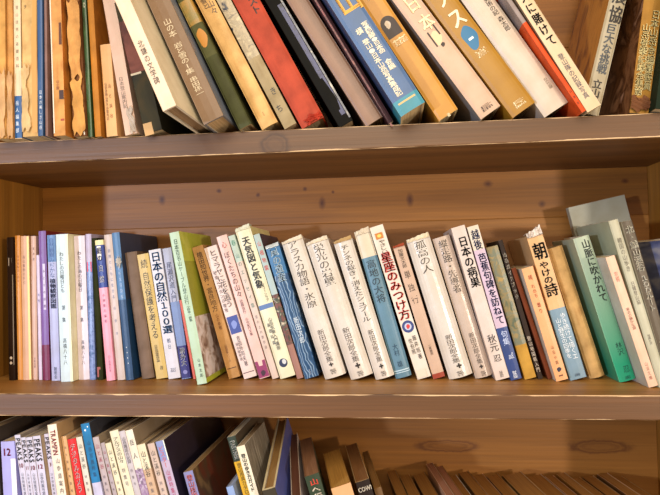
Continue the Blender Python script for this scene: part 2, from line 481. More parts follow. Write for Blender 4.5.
# ---- upper shelf (the books run out of the top of the picture)
B(1, ((-6, 0), (5.6, 0), (-4, 139), (7, 139)), 'aged orange tan book at the extreme left of the upper shelf', col='dba358', stock='old', h=.25, peel=[(0, 1, 72, 139, 'd9ab78')], pages='e8d0a0')
B(1, ((6, 0), (12.6, 0), (7.4, 139), (14.2, 139)), 'aged orange tan thin book left of the dotted white spine', col='cf9450', stock='old', h=.25, peel=[(0, 1, 74, 139, 'd6a774')])
B(1, ((13, 0), (20.6, 0), (14.8, 139), (21.8, 139)), 'slim white spine with dotted black text and blue foot label', col='e2c9a6', h=.24, bands=[(96, 138, '2b5b94')],
  text=[('登山技術の基礎百科', .5, 4, 70, .4, '3a2a20'), ('岳人編集部', .4, 100, 134, .5, 'dfe8f0')])
B(1, ((21.2, 0), (36.8, 0), (23, 137), (37.8, 136)), 'thick cream and tan aged book left of the blue spine', col='dcb274', stock='old', h=.26, peel=[(.0, .45, 66, 130, 'e0bd88')], text=[('ヲ', .25, 4, 9, .2, '3a2a20')], marks=[('rect', .8, 66, .34, 134, 'c8924a')], edge='e8e0d0')
B(1, ((37.2, 0), (44, 0), (38.2, 136), (44.2, 136)), 'navy blue slim spine with white characters at its foot', col='2f5280', h=.25, text=[('日本の美しき山岳', .6, 90, 130, .6, 'd6dce4')])
B(1, ((44.3, 0), (46.6, 0), (44.6, 136), (48.4, 136)), 'thin brownish mauve booklet right of the navy spine', col='8a6a62', h=.24, stock='worn', ymin=-.02)
B(1, ((46.9, 0), (62, 0), (49.4, 136.5), (69, 136)), 'orange tan book with stained cover and dark brown label', col='dd9f5c', stock='old', h=.26, rcol=picture(['d98a3a', 'c87a30', '8a4c22'], 25), d=.17,
  text=[('山小屋', .5, 80, 90, .3, '7a3020')], marks=[('rect', .06, 66, .1, 134, 'e8d2b8'), ('rect', .8, 34, .3, 22, '5a3018'), ('rect', .78, 95, .38, 9, '3c2018'), ('rect', .8, 120, .3, 2, 'a04020')])
B(1, ((63, 0), (80, 0), (71.5, 137), (87, 137)), 'tattered tan book with torn ragged paper over its spine', col='7a4a24', stock='old', h=.26, ymin=-.06, peel=[(.05, .95, 0, 78, 'd69c58'), (.1, .95, 80, 134, 'd89e54')], marks=[('rect', .3, 131, .25, 4, '5a3a28'), ('rect', .6, 128, .08, 14, 'e8d8c0'), ('rect', .85, 128, .08, 14, 'e8d8c0')])
B(1, ((82, 0), (87.6, 0), (87.6, 137), (93.6, 137)), 'dark green narrow book between tattered tan and orange ones', col=picture(['2c3a18', '38502a', '4f6a34'], 60, (1, 1, .3)), h=.25, marks=[('disc', .5, 5, .5, 5, 'd0c8a0')])
B(1, ((88, 0), (97.4, 0), (94, 137), (105.4, 137)), 'plain burnt orange book left of the tan one with small print', col='c07c28', stock='worn', h=.25)
B(1, ((99.6, 45), (111.4, 45), (106, 137), (118.4, 137)), 'light tan book with two columns of tiny dark print', col='dba86c', text=[('山岳会編山歩きの案内記', .25, 82, 120, .25, '6a3a1c'), ('山', .6, 84, 88, .3, '8a4a20'), ('と', .6, 94, 98, .3, '8a4a20'), ('渓', .6, 104, 108, .3, '8a4a20'), ('谷', .6, 114, 118, .3, '8a4a20')], edge='e8d2b0')
B(1, ((96.5, 0), (113.5, 0), (121.5, 137), (138, 136)), 'pale greyish pink leaning book with torn lower spine', col='dcb8a0', h=.26, ymax=-.005, text=[('日本登山案内記', .42, 77, 108, .4, '44342c')], peel=[(.5, 1, 108, 134, 'c8b8a8')])
B(1, ((118, 20), (136, 20), (144, 134), (163, 133)), 'dark olive book with ragged wrapper under the leaning cream volume', col=picture(['1e1a06', '2e280c', '443208'], 22, rough=.8), h=.16, ymax=.02, bands=[(20, 72, picture(['5a2c20', '7c4638', '3c2018'], 30, rough=.8))], rcol='1e1e0e', marks=[('rect', .3, 73, .6, 2, 'c8b898'), ('rect', .28, 128, .5, 12, 'c49a60')])
B(1, ((115, 0), (131.7, 0), (162.8, 111.6), (179, 108)), 'large off white volume leaning left, sticking out past the shelf edge', col='e9cdb2', rcol='f4e4c0', edge='e8dcc8', hard=True, bulge=0, h=.29, d=.2, pages='a98a68', ymin=-.13,
  text=[('北鎌の文学碑', .45, 40, 84, .42, '3a2c26')], marks=[])
B(1, ((144.5, 0), (174, 0), (204, 125), (226, 117.5)), 'thick taupe brown hardcover with cream spine lettering', col='85694f', rcol='7c8494', lcol='5f5a58', edge='7c7c84', hard=True, bulge=0, h=.29, d=.2, pages='d9b98a', ymin=-.1,
  text=[('山の本', .45, 18, 36, .4, 'e6d6ba'), ('岩と雪のI集', .45, 42, 73, .42, 'e6d6ba'), ('串田孫一', .45, 76, 95, .4, 'e6d6ba')])
B(1, ((173, 0), (193.4, 0), (239, 130), (250.6, 125)), 'moss green hardcover with golden orange patch on its spine', col='5c5c34', stock='worn', hard=True, bulge=.06, h=.28, ymin=-.06, bands=[(0, 24, picture(['b08438', '8c7a3c', 'c89a4c'], 40)), (56, 140, '4a4c28')], marks=[('blob', .5, 38, .8, 20, 'c8862c')], edge='b8a078')
B(1, ((194.4, 0), (215.4, 0), (262.8, 130), (278, 124.5)), 'tan cream hardcover with scribbled characters at its top', col='e2b473', stock='worn', hard=True, bulge=.08, h=.28, ymin=-.06, text=[('雪と', .4, -2, 8, .4, '4a3a34'), ('山々', .7, 2, 16, .42, '4a3a34'), ('・・・・', .5, 112, 116, .5, '4a3224')], edge='c8a468')
B(1, ((216, 0), (231.2, 0), (285, 129.5), (297, 125)), 'grey beige book with branching dark leaf drawing', col='a8946e', stock='worn', h=.28, ymin=-.06, bands=[(-10, 58, picture(['2c3038', 'b09c78', '9a8a6c', 'c4b088'], 90))], text=[('き', .6, 88, 96, .5, '3c3c3c'), ('ち', .4, 104, 112, .5, '3c3c3c')], edge='c09878', torn=('a08c80', .012, .0))
B(1, ((231.6, 0), (260.6, 0), (302.8, 129), (325, 120.5)), 'vermilion red book with frayed foot and black title', col='b8472c', stock='worn', hard=True, bulge=.05, h=.28, ymin=-.06, text=[('アルピニ', .6, -12, 0, .3, '3a1810'), ('スト', .7, 0, 16, .4, '3a1810', 'b')], edge='c84420', peel=[(.3, 1, 117, 123, 'b83820')])
B(1, ((267, 0), (284, 0), (338, 128), (358, 121)), 'black book with navy wrapper and pale worn edge', col='16140f', stock='worn', h=.28, ymin=-.06, marks=[('rect', .68, 60, .3, 110, picture(['23264a', '3c4068', '1a1a24'], 80)), ('rect', .93, 60, .12, 120, picture(['8a8c90', '5c5c60', 'c0b8a8'], 60))], rcol='1a1c30')
B(1, ((285, 0), (310, 0), (362.6, 127), (384, 110)), 'smooth milk chocolate brown book without lettering', col='93705a', h=.28, ymin=-.06, hard=True, bulge=.05, edge='b8987c', stock='jacket')
B(1, ((311.4, 0), (322, 0), (386, 124), (393.4, 118)), 'narrow maroon book with frayed red edge beside the blue one', col='3c1c20', stock='worn', h=.28, ymin=-.05, marks=[('rect', .35, 60, .3, 130, picture(['9a4448', '5c2428', 'b86c60'], 110))], edge='8c8078')
B(1, ((326, 0), (359.6, 0), (400, 117), (425, 101)), 'large blue hardcover with gold mountain character and cream columns', col='48658f', hard=True, bulge=.03, h=.28, d=.2, ymin=-.1, bands=[(96, 120, '3a8a9c')], edge='e0c898', pages='ecd4a4', lcol='3c4c74',
  text=[('山', .6, -14, 17, .9, 'd8a23c', 'b'), ('写真記録●日本岳', .68, 25, 56, .26, 'e8ddc0', 'b'), ('会編', .68, 62, 72, .26, 'e8ddc0', 'b'), ('槇', .38, 27, 33, .26, 'e8ddc0', 'b'), ('登山●日本山岳写真集成記', .38, 38, 94, .26, 'e8ddc0', 'b')],
  marks=[('rect', .5, 99.5, .7, 1.5, 'd9b070')])
B(1, ((360.4, 0), (388, 0), (439, 121), (459, 107)), 'golden yellow hardcover with dark arched emblem', col='c48a30', hard=True, bulge=.03, h=.28, d=.2, ymin=-.1, edge='ecd49c', pages='ecdcb4', text=[('岳', .5, -14, 0, .5, 'f0e4c0'), ('日本山岳会編', .55, 38, 44, .6, 'f0dcae', 'r'), ('・・・・・', .5, 113, 116, .6, 'f0dcae', 'r')],
  marks=[('arch', .5, 26, .75, 19, '33231c'), ('blob', .45, 24, .3, 8, 'c8b49c'), ('rect', .5, 39, .6, 1, 'f0dcae')])
B(1, ((389.4, 0), (422.8, 0), (481, 119.4), (502.6, 109)), 'pale beige hardcover with large cream characters and inked face drawing', col='cba98e', lcol='8c8a8a', hard=True, bulge=.03, h=.28, d=.2, ymin=-.1, edge='d8d0c0', text=[('大', .55, -18, -4, .6, 'f4e0b4', 'b'), ('日', .55, -4, 14, .62, 'f4dfae', 'b'), ('本', .6, 15, 33, .62, 'f4dfae', 'b'), ('山岳', .5, 104, 109, .45, '3c2c28', 'r')],
  marks=[('blob', .55, 39, .5, 14, 'f0c498'), ('rect', .36, 38, .07, 14, '33231c'), ('blob', .6, 46, .2, 4, '33231c'), ('rect', .76, 33, .06, 10, '33231c')])
B(1, ((423.6, 0), (461, 0), (515, 117.6), (538, 107)), 'thick ochre hardcover with cream katakana and blue round emblem', col='a8781f', hard=True, bulge=.06, h=.28, d=.2, ymin=-.1, rcol='7c5c1c', edge='c89c50', text=[('アル', .4, -34, -8, .5, 'f4e2bc', 'b'), ('プ', .5, -8, 8, .5, 'f4e2bc', 'b'), ('ス', .52, 9, 29, .62, 'f4e2bc', 'b'), ('日本の山', .5, 50, 56, .4, 'f0dcae', 'r'), ('山と溪', .5, 100, 106, .4, 'f0dcae', 'r')],
  marks=[('blob', .5, 38, .62, 24, '2f6f96'), ('rect', .5, 39, .2, 2, 'e0e4e0')])
B(1, ((462, 0), (498, 0), (545, 117), (575.5, 106)), 'widest cream white volume left of the torn orange spine', col='cfbdaa', hard=True, bulge=.1, h=.29, d=.2, ymin=-.1, edge='d8c8a8', text=[('美術の記', .72, 0, 18, .24, '2e2622'), ('森太郎', .74, 20, 34, .24, '2e2622'), ('白水社出版', .78, 82, 92, .16, '7c6c58')])
B(1, ((506, 0), (513, 0), (579.6, 113), (587, 108)), 'torn orange red thin book between two cream volumes', col='dc5420', stock='worn', h=.27, ymin=-.06, bands=[(-10, 22, 'a0908a')], text=[('山岳記', .5, 88, 105, .5, '3a1c10')])
B(1, ((514.6, 0), (535.6, 0), (588, 112.6), (599, 103)), 'cream book with heavy black handwritten kana, leaning at the end', col='dcc09a', lcol='a89478', h=.28, ymin=-.06, d=.17, free=1, text=[('スに賭けて', .52, -8, 46, .62, '1e1a20', 'b'), ('登山隊の記録写真', .5, 54, 98, .4, '3c3c52')], edge='b89c7c')
B(1, ((609, 0), (627, 0), (583, 113), (599.4, 112)), 'grey book leaning right with bold black vertical title', col='a6987c', lcol=picture(['a0641c', 'b4782c', '6a3414'], 40, (1, 1, .5)), hard=True, bulge=.08, h=.27, Y=.004, d=.16, free=1,
  text=[('展', .55, -12, 4, .85, '201814', 'b'), ('協', .55, 5, 24, .85, '201814', 'b'), ('巨大な挑戦', .52, 24, 74, .62, '44484c', 'b'), ('立山', .45, 80, 98, .6, '201814', 'b')])
B(1, ((644, 0), (664, 0), (629.5, 110), (650.5, 110)), 'brown crinkled book with shining gold characters on its spine', col='a9782c', lcol=picture(['6a3c20', '8c5c38', '4c2810', 'b08060'], 30, rough=.3), stock='worn', h=.27, ymin=.006, d=.19, wave=.0008,
  text=[('山岳登攀記録全集第', .3, 24, 96, .45, 'ffe9a0', 'b'), ('日本山岳会編纂委員', .72, 10, 90, .45, 'ffe9a0', 'b')], peel=[(-.1, 1, 98, 110, '7a4c2c')], edge='9a6a3c')
B(1, ((668, 0), (684, 0), (654, 110), (669, 110)), 'very dark green book at the extreme right of the upper shelf', col='1e2a1c', stock='worn', h=.27, ymin=-.05)
# ---- middle shelf, left to right: corners are (top left, top right, bottom left, bottom right) in the photograph
WH = 'e9e1d4'
B(2, ((7.4, 237.5), (13.6, 237), (8.6, 380.5), (16.6, 380.5)), 'very dark brown slim book with small white marks, first at the left panel', col='2a1a12', stock='worn',
  marks=[('rect', .45, 262, .5, 8, 'b5a595'), ('disc', .4, 358, .4, 3, 'c8b8a8'), ('disc', .4, 363, .4, 3, 'c8b8a8'), ('rect', .85, 320, .14, 90, '8a7a68')])
B(2, ((14, 235.5), (20, 235.5), (17.2, 380), (23, 380)), 'plain orange slim paperback beside the very dark brown book', col='d08a35', text=[('山の植物誌と野草', .5, 255, 283, .4, 'a05a20')])
B(2, ((20.3, 236), (29.5, 236), (23.4, 380.3), (32, 380.3)), 'pinkish tan paperback with a pale yellow stripe down its right edge', col='cfa07c', text=[('高山植物の手引', .35, 255, 285, .3, '8a5a48')],
  marks=[('rect', .86, 308, .26, 143, 'f2d48c')])
B(2, ((30.2, 236), (36.6, 236), (32.4, 380), (37.5, 380)), 'plain beige pink thin paperback to the left of the lavender one', col='cdaa9a', text=[('花の旅', .5, 246, 262, .4, '7a5048'), ('山旅文庫', .5, 357, 368, .35, '7a5048')])
B(2, ((36.2, 255), (39.2, 255), (38.3, 380), (42.6, 380)), 'pale lavender thin booklet, shorter than its purple neighbour', col='cfc2dc', text=[('自然', .5, 292, 304, .6, '4a4a90')])
B(2, ((38.4, 231), (45.8, 231), (43, 380.5), (50, 380.5)), 'purple paperback with dark red cover, white label strip', col='7c5aa0', rcol='7c1c20', bands=[(345, 381, '74244c')],
  marks=[('disc', .5, 245, .35, 3, WH), ('rect', .6, 287, .35, 46, 'c8c0d8')], text=[('みどりの図鑑', .6, 268, 310, .3, '6a3a80')])
B(2, ((46.8, 235), (55.5, 235), (52, 381), (60, 381)), 'blue and lilac paperback crowded with dark navy lettering', col='aeb2da', bands=[(234, 262, '5f86bc')],
  text=[('自然観察みぢかな', .5, 238, 278, .62, '23407c'), ('植物観察図鑑', .5, 279, 309, .72, '252c58', 'b'), ('観察会', .5, 367, 379, .35, '2a2c50')])
B(2, ((56, 234), (69.5, 234), (60.6, 382), (76, 382)), 'light aqua white book with cream right edge and black kana', col='c9dbe4', rcol='f0ecc0',
  marks=[('rect', .9, 308, .19, 147, 'f2f0c8')], text=[('わたしの日曜日とも', .42, 252, 293, .36, '30383c'), ('第', .45, 305, 311, .3, '30383c'), ('集', .45, 317, 323, .3, '30383c'), ('高橋八十八', .45, 338, 365, .3, '30383c')])
B(2, ((71, 236), (85, 235.5), (77, 380), (89.3, 380)), 'pale lilac white book with black kana, right of the aqua one', col='dcd0de',
  text=[('わたしの海の日曜日', .45, 251, 292, .38, '302c38'), ('第', .5, 305, 311, .3, '302c38'), ('集', .5, 317, 323, .3, '302c38'), ('高橋八十八', .5, 340, 365, .3, '302c38')])
B(2, ((85.5, 234), (91.6, 234), (89.8, 380), (95.8, 380)), 'greyish blue mottled thin book with a small red square', col=picture(['3c5a8c', '7d8fc0', '5d6fa0'], 150), bands=[(233, 262, 'b9aecb')], marks=[('rect', .5, 267, .8, 10, 'd83a44')])
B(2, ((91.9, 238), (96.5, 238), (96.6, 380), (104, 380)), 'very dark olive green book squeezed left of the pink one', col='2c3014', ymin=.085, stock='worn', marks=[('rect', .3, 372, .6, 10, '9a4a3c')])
B(2, ((95, 240), (103, 240), (106.3, 381), (116, 381)), 'book with pink lower half and navy upper lettering on white', col='f0a2b8', bands=[(239, 245, 'e8dca8'), (245, 288, '22388a')],
  marks=[('rect', .4, 253, .5, 14, WH)], text=[('庭の', .42, 247, 262, .62, '1c2c70', 'b'), ('自然', .45, 263, 285, .62, 'f0ecf4', 'b'), ('小林隆夫編著', .5, 293, 324, .3, '8a3c60'), ('山と自然の本', .55, 355, 372, .3, '7a3050')])
B(2, ((103, 234.5), (111.8, 234.5), (117, 380.5), (125.6, 380.5)), 'pinkish beige slim book left of the steel blue one', col='c8b8b4', text=[('自然とともに生きる', .5, 248, 300, .34, '5e6488'), ('山歩き', .5, 302, 340, .3, '6c7090')])
B(2, ((112, 232.5), (120, 232.5), (125.8, 380.5), (134.6, 380.5)), 'steel blue book with dark cover and tiny white writing', col='4d78a8', rcol='35415e', edge='44608a', bands=[(300, 381, '23466e')],
  text=[('野外生活図鑑', .55, 265, 300, .35, 'a8c0e0'), ('・・・・', .5, 345, 366, .5, 'e8f0f8')], peel=[(.3, .9, 258, 266, 'c8c4c0')])
B(2, ((123.6, 252), (135.8, 252), (140.4, 378.5), (154.6, 378.5)), 'plain grey brown book without lettering beside the tan one', col='7d6656', hard=True, stock='worn')
B(2, ((136.4, 254), (148, 254), (155.8, 377.5), (168, 377.5)), 'tan yellow paperback with large black title, left of the white one ending in 100', col='cdb068', text=[('続', .5, 259, 269, .6, '2a2620'), ('自然保護を考える', .5, 272, 339, .62, '2a2620'), ('日本自然保護協会編', .4, 345, 362, .3, '4a4028'), ('信濃毎日', .6, 366, 370, .3, '4a4028')])
B(2, ((148.3, 250), (160.6, 249), (168.5, 377.5), (180.4, 377.5)), 'white book with bold blue title ending in 100', col='d2d0dc', text=[('日本の自然', .5, 252, 302, .85, '1d5287', 'b'), ('１００選', .55, 302, 334, .85, '1d5287', 'b'), ('朝日', .5, 338, 350, .3, '3a4a70'), ('朝日新聞', .5, 368, 372, .5, '2a2c50')])
B(2, ((162.6, 248), (171.5, 248), (181.3, 378), (191.8, 378)), 'periwinkle blue book with navy band near its foot', col='7d92c4', bands=[(247, 302, 'b4b6cf'), (346, 378, '2e2c78')],
  text=[('尾瀬沢道入門', .5, 262, 302, .62, '3f4468'), ('駅弁大', .5, 348, 366, .6, 'e8e8f4', 'b')], marks=[('disc', .5, 372, .5, 4, '8a88c0')])
B(2, ((178.5, 300), (181.5, 300), (192, 376), (195.4, 376)), 'thin salmon red booklet wedged beside the pale green book', col='e0705e', ymin=.07)
B(2, ((169.2, 232.5), (179.6, 231.5), (197.6, 385), (207.2, 383.5)), 'pale green book with lime cover and flower photograph', col='b4cdb4', rcol=picture(['c9cf4a', 'b8c23c', 'd6d868'], 20), lcol='b4cdb4', edge='e6e6d0', d=.13, bands=[(262, 318, 'a4a838', 'cover'), (318, 379, picture(['5c3020', 'b8a090', 'ece0dc', 'f0e8e8'], 50), 'cover')],
  text=[('日本百名山ケーブル登山行', .5, 239, 305, .45, '2c4a34'), ('小野幸一郎著', .55, 306, 322, .35, '2c4a34'), ('山本太郎', .6, 358, 378, .3, '2c3c30')],
  )
B(2, ((191.5, 247.5), (202.4, 245), (228.2, 378.5), (241, 377)), 'orange brown book with dark title, right of the pale green one', col='c09058', stock='worn', text=[('植田知世界・富良地方', .5, 252, 312, .55, '3a2414'), ('山の本棚', .5, 314, 330, .3, '6a3c1c'), ('山渓選書シリーズ', .5, 345, 362, .25, '7a4c24')],
  marks=[('rect', .5, 368, .8, .8, '4a2a14')])
B(2, ((204.2, 247.5), (215.6, 245.5), (243.4, 379.5), (257.8, 377)), 'pinkish white book with blue square stamp below its black title', col='e3cdc8', text=[('ヒマラヤに花を追う', .6, 250, 308, .6, '3a2c2c'), ('秘境ムスタンの植物', .25, 270, 312, .26, '5a4444'), ('吉田外司夫著', .5, 336, 366, .3, '4a3c44'), ('緑の植物誌', .25, 342, 360, .2, '4a3c44')],
  marks=[('rect', .5, 325, .85, 17, '3a4c94'), ('blob', .5, 325, .5, 9, '7c8ccc'), ('rect', .5, 372, .85, .8, '6a5050')])
B(2, ((216.3, 237), (226.4, 234.5), (259.4, 379), (270.6, 378)), 'light pink book with thin dark title and magenta foot square', col='e6bfb8', text=[('心', .5, 241, 249, .5, 'a04848'), ('ぼくたちの山々', .5, 252, 298, .55, '4a2c30'), ('近藤信行', .5, 300, 314, .3, '6a4448'), ('山の紀行文集', .5, 318, 336, .3, '6a4448')],
  marks=[('rect', .5, 369, .95, 16, '8c3060'), ('blob', .5, 373, .5, 6, '3c2030')])
B(2, ((228.6, 236), (233.8, 235), (271.8, 379), (279.6, 378.5)), 'narrow pinkish book with green kana, left of the cream one', col='d6c2b8', bands=[(235, 262, 'b6c8bc')], text=[('春', .5, 239, 247, .75, '2c7a5c'), ('山のエッセイ集', .5, 252, 310, .6, '3c6e62'), ('雲の上の散歩道', .5, 315, 350, .4, '70585c')])
B(2, ((234.4, 230), (249.8, 226.5), (280.6, 379.6), (295.4, 376.8)), 'cream book with large black weather title and round dark emblem', col='e4dfc2', hard=True, bulge=.08, rcol='f2e9a8', text=[('天気図と気象', .5, 237, 289, .55, '1f1f22', 'b'), ('グリーンラブ', .72, 285, 303, .22, '3a3a38'), ('山岳気象入門講座', .5, 318, 350, .28, '40424a'), ('基礎知識', .3, 322, 345, .2, '40424a')],
  marks=[('rect', .5, 307, .95, 4.5, '5a76a8'), ('disc', .5, 363, .55, 8.5, '23304e'), ('disc', .58, 362, .26, 5, 'c8ccd0')], torn=('dfe0cc', .002, .004))
B(2, ((252.6, 234.5), (259.8, 234), (297.6, 379), (303.6, 379)), 'grey blue paperback with red kanji, between cream and blue books', col='a9bcbd', rcol='3a3450', ymin=.07, bands=[(295, 345, picture(['2e3c30', '7c4a44', '3a4638', 'c8b8a0'], 120)), (345, 380, 'a07468')],
  text=[('山', .5, 240, 248, .6, 'c8443c'), ('植物園', .5, 249, 272, .62, 'c8443c')])
B(2, ((265, 246), (278.6, 244), (304.8, 378.5), (319.2, 377.4)), 'deep blue book with white title over snowy mountain drawing', col='2c6a9c', bands=[(275, 379, picture(['1e4468', '28507a', '2a5c8c', '9fb8cc', '24486c'], 34, (1.2, 1, .8), 'wave'))], edge='d8c8a8',
  text=[('風の遺産', .5, 248, 282, .62, 'c4dcea', 'b'), ('新田次郎', .62, 318, 344, .4, 'd0dce4'), ('・・・', .5, 369, 375, .4, 'e8ecf0')], torn=('c8d0d4', .003, .002))
FZ = dict(hard=True, col='d6cdc4', stock='gloss', bulge=.2, torn=('e8dcc8', .0015, .004))
B(2, ((280.6, 242.5), (302, 238), (325, 380.5), (346.4, 377)), 'thick cream hardcover with glossy wrapper, first of the matching white set', **FZ,
  text=[('アラスカ物語・氷原', .5, 241, 308, .5, '33291f'), ('新田次郎全集', .5, 330, 362, .34, '55483e'), ('✚', .5, 362, 367, .28, '2a2220'), ('新潮社', .5, 369, 374, .3, '55483e')])
B(2, ((304.6, 243), (328, 239), (351.4, 381), (373.4, 377.5)), 'thick cream hardcover with a five character title about a rock wall', **FZ,
  text=[('栄光の岩壁', .5, 244, 286, .5, '33291f'), ('新田次郎全集', .5, 328, 362, .34, '55483e'), ('✚', .5, 362, 369, .3, '2a2220'), ('新潮社', .5, 371, 376, .3, '55483e')])
B(2, ((332, 242), (352.6, 238.5), (376.6, 380.8), (395, 378)), 'cream hardcover with long kana title, torn wrapper at its head', **dict(FZ, torn=('c0a070', .0015, .004)),
  text=[('チンネの裁き・消えたシュプール', .5, 245, 322, .5, '33291f'), ('新田次郎全集', .5, 330, 362, .34, '55483e'), ('✚', .5, 363, 369, .3, '2a2220'), ('新潮社', .5, 371, 376, .3, '55483e')])
B(2, ((354.6, 234), (370, 230), (394.8, 378), (412.2, 375)), 'greyish blue hardcover whose white wrapper is torn off its top', hard=True, col='5c8298', bands=[(229, 257, 'd9ccb6')], torn=('d9ccb8', .002, .006),
  text=[('高地の大将', .5, 260, 303, .62, '1e2c38'), ('大村', .5, 344, 356, .35, '23435c'), ('雄', .5, 361, 367, .35, '23435c')], marks=[('rect', .5, 370, .95, 1, 'b8d0dc'), ('rect', .5, 372, .95, .7, 'b8d0dc')])
B(2, ((369, 228), (382.6, 224), (417.4, 380), (431.8, 378)), 'white book with big red title and round blue emblem', col='e2d8cc', stock='gloss', text=[('やさしい', .55, 240, 254, .5, '3c2622'), ('星座のみつけ方', .5, 253, 320, .85, 'd42e2c', 'b'), ('藤井旭著', .68, 336, 360, .3, '3a2c28'), ('佐伯照', .35, 338, 354, .28, '3a2c28')],
  marks=[('disc', .5, 327, .85, 12, '31407a'), ('disc', .5, 327, .5, 7, 'b8c0d8'), ('blob', .5, 327, .3, 5, 'c83838'), ('rect', .5, 236, .55, 6, 'c07828'), ('disc', .5, 236, .3, 3, 'f0c860'), ('rect', .4, 373, .7, 7, 'd8ccb8')])
B(2, ((392.6, 247), (404.6, 245), (433, 377.4), (445, 376)), 'beige paper covered paperback with red foot and black name', col='c9aa94', bands=[(373, 379, '9a3a24')], edge='b0442c', text=[('加藤文太郎', .5, 249, 268, .42, '33241c'), ('単', .5, 271, 279, .55, '33241c'), ('独', .5, 284, 292, .55, '33241c'), ('行', .5, 296, 304, .6, '33241c'), ('二見書房', .5, 345, 355, .25, '4a342a')],
  torn=('a85038', .001, .003))
B(2, ((406.2, 240.6), (430, 236), (450, 380.6), (474, 376.8)), 'thickest cream hardcover of the white set, title of four signs', **dict(FZ, torn=('e6d8bc', .0015, .005)),
  text=[('孤高の人', .5, 241, 273, .5, '4a4032'), ('新田次郎全集', .5, 335, 363, .34, '55483e'), ('✚', .55, 363, 369, .3, '2a2220'), ('新潮社', .5, 371, 376, .3, '55483e')])
B(2, ((432.6, 238.6), (449.4, 235), (476, 379.4), (494, 376.6)), 'greyish pink hardcover with dark title, rightmost of the glossy wrapped set', **dict(FZ, col='c5b2a4', torn=None),
  text=[('縦走路・先導者', .5, 240, 293, .55, '33291f'), ('新田次郎全集', .5, 333, 364, .36, '55483e'), ('✚', .5, 364, 369, .32, '2a2220'), ('新潮社', .5, 371, 376, .3, '55483e')])
B(2, ((450.6, 228), (465, 225), (496.4, 381), (510, 379.6)), 'pinkish white book with bold black title and three big name signs', col='d8c8c0', text=[('日本の病巣', .55, 237, 288, .72, '1e1c22', 'b'), ('秋元', .55, 335, 352, .62, '2a2226'), ('忍', .55, 355, 362, .6, '2a2226'), ('日本文芸社', .5, 371, 377, .3, '3c3230')])
B(2, ((467, 227), (478, 224.8), (511, 381), (522.6, 380)), 'lilac white book with indigo handwritten title and navy lower band', col='cdb6cc', bands=[(224, 250, 'dcd0c0'), (328, 382, '2c4480')],
  text=[('越後', .5, 230, 250, .72, '26386e', 'b'), ('芭蕉句碑を訪ねて', .55, 254, 325, .72, '2c3468', 'b'), ('句集', .55, 331, 346, .6, 'c4d0ec'), ('旅', .6, 350, 362, .5, 'dce2f0'), ('野島出版', .5, 371, 378, .4, 'e8ecf4')])
B(2, ((486.4, 247), (497.4, 246), (524.6, 380), (536.8, 377)), 'weathered grey and tan book with yellowish lower half', col='c8983e', stock='worn', bands=[(246, 345, picture(['56604c', '8c7a50', '6e7462', 'a88a50'], 70))], ymin=.07)
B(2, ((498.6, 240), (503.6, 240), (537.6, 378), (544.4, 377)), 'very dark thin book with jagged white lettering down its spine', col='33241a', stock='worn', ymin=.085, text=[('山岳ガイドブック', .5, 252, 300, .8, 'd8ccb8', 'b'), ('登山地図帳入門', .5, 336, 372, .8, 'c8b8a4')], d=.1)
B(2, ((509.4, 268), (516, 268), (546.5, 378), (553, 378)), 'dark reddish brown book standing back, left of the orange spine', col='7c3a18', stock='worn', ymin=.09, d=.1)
B(2, ((521.4, 268.4), (533, 266.4), (556, 382), (569, 380)), 'orange paperback with white left cover and small dark emblem', col='e9ab78', lcol='e8dccb', edge='ece0cc', text=[('晴', .5, 274, 281, .35, 'a04428'), ('れのち', .5, 284, 298, .3, 'a04428'), ('曇り', .5, 302, 314, .32, 'a04428'), ('山岳小説', .5, 345, 365, .25, '7a3c20')],
  marks=[('blob', .5, 369.5, .42, 5, '2c2c40'), ('rect', .5, 375.5, .35, 1.2, '6a4030')])
B(2, ((526.6, 236), (542.4, 234), (570.4, 381), (587.6, 378.6)), 'tan book with brushed black title and grey blue lower part', col='deb07c', bands=[(309, 382, '7a96aa')], torn=(picture(['a08878', 'd8ccc0', '6a5248'], 160, rough=.2), .0015, .011),
  text=[('朝', .5, 243, 260, .85, '1f1812', 'b'), ('やけの', .5, 262, 284, .6, '241a14', 'b'), ('詩', .5, 284, 297, .8, '1f1812', 'b'), ('山と野生の四季を', .35, 318, 358, .35, 'e8eef2'), ('歩き続けて描くエ', .7, 314, 360, .35, 'e8eef2'), ('二見書房', .5, 373, 376, .4, '2c3c50')])
B(2, ((549, 248), (562, 246), (589.4, 377.6), (606, 374)), 'rough parchment coloured unlettered book left of the green spine', col='cfa468', stock='old', hard=True, bulge=.2, ymin=.07)
B(2, ((573, 238), (589.8, 235.4), (620.6, 383), (636.4, 380.4)), 'book shading from faded grey to emerald green at its foot', col=height_blend('1f9a72', 'a9b49c', .02, .165), lcol=height_blend('3a9c78', 'a8b098', .02, .165), hard=True, bulge=.1, d=.1, edge='b4b8a0',
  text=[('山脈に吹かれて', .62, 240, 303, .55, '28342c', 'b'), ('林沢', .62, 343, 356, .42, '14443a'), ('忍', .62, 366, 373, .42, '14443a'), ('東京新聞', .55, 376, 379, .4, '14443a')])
B(2, ((605.6, 257), (614.4, 255.6), (648.6, 388), (658.6, 385)), 'shorter pale pinkish book in front of the grey green one', col='e6c0a6', lcol='cfc8bc', edge='e0d6c8', d=.12, text=[('北の山紀行', .5, 272, 282, .4, 'b03a30'), ('東北の静かな頂', .5, 308, 330, .4, '8a4438'), ('山渓文庫', .5, 362, 380, .35, '9a5444')])
B(2, ((608.6, 221), (618.4, 218.8), (660, 390), (671, 388)), 'tall grey green hardcover with wide pale cover, rising behind its neighbours', col='bcb9a2', lcol='b0b79c', hard=True, bulge=.1, d=.125, ymin=.04, ymax=.04,
  text=[('韓国の山歩き', .5, 238, 272, .5, '5a5040'), ('日韓登山協', .5, 282, 305, .4, '6a5c50'), ('写真と文', .5, 335, 345, .35, '5a4c40')])
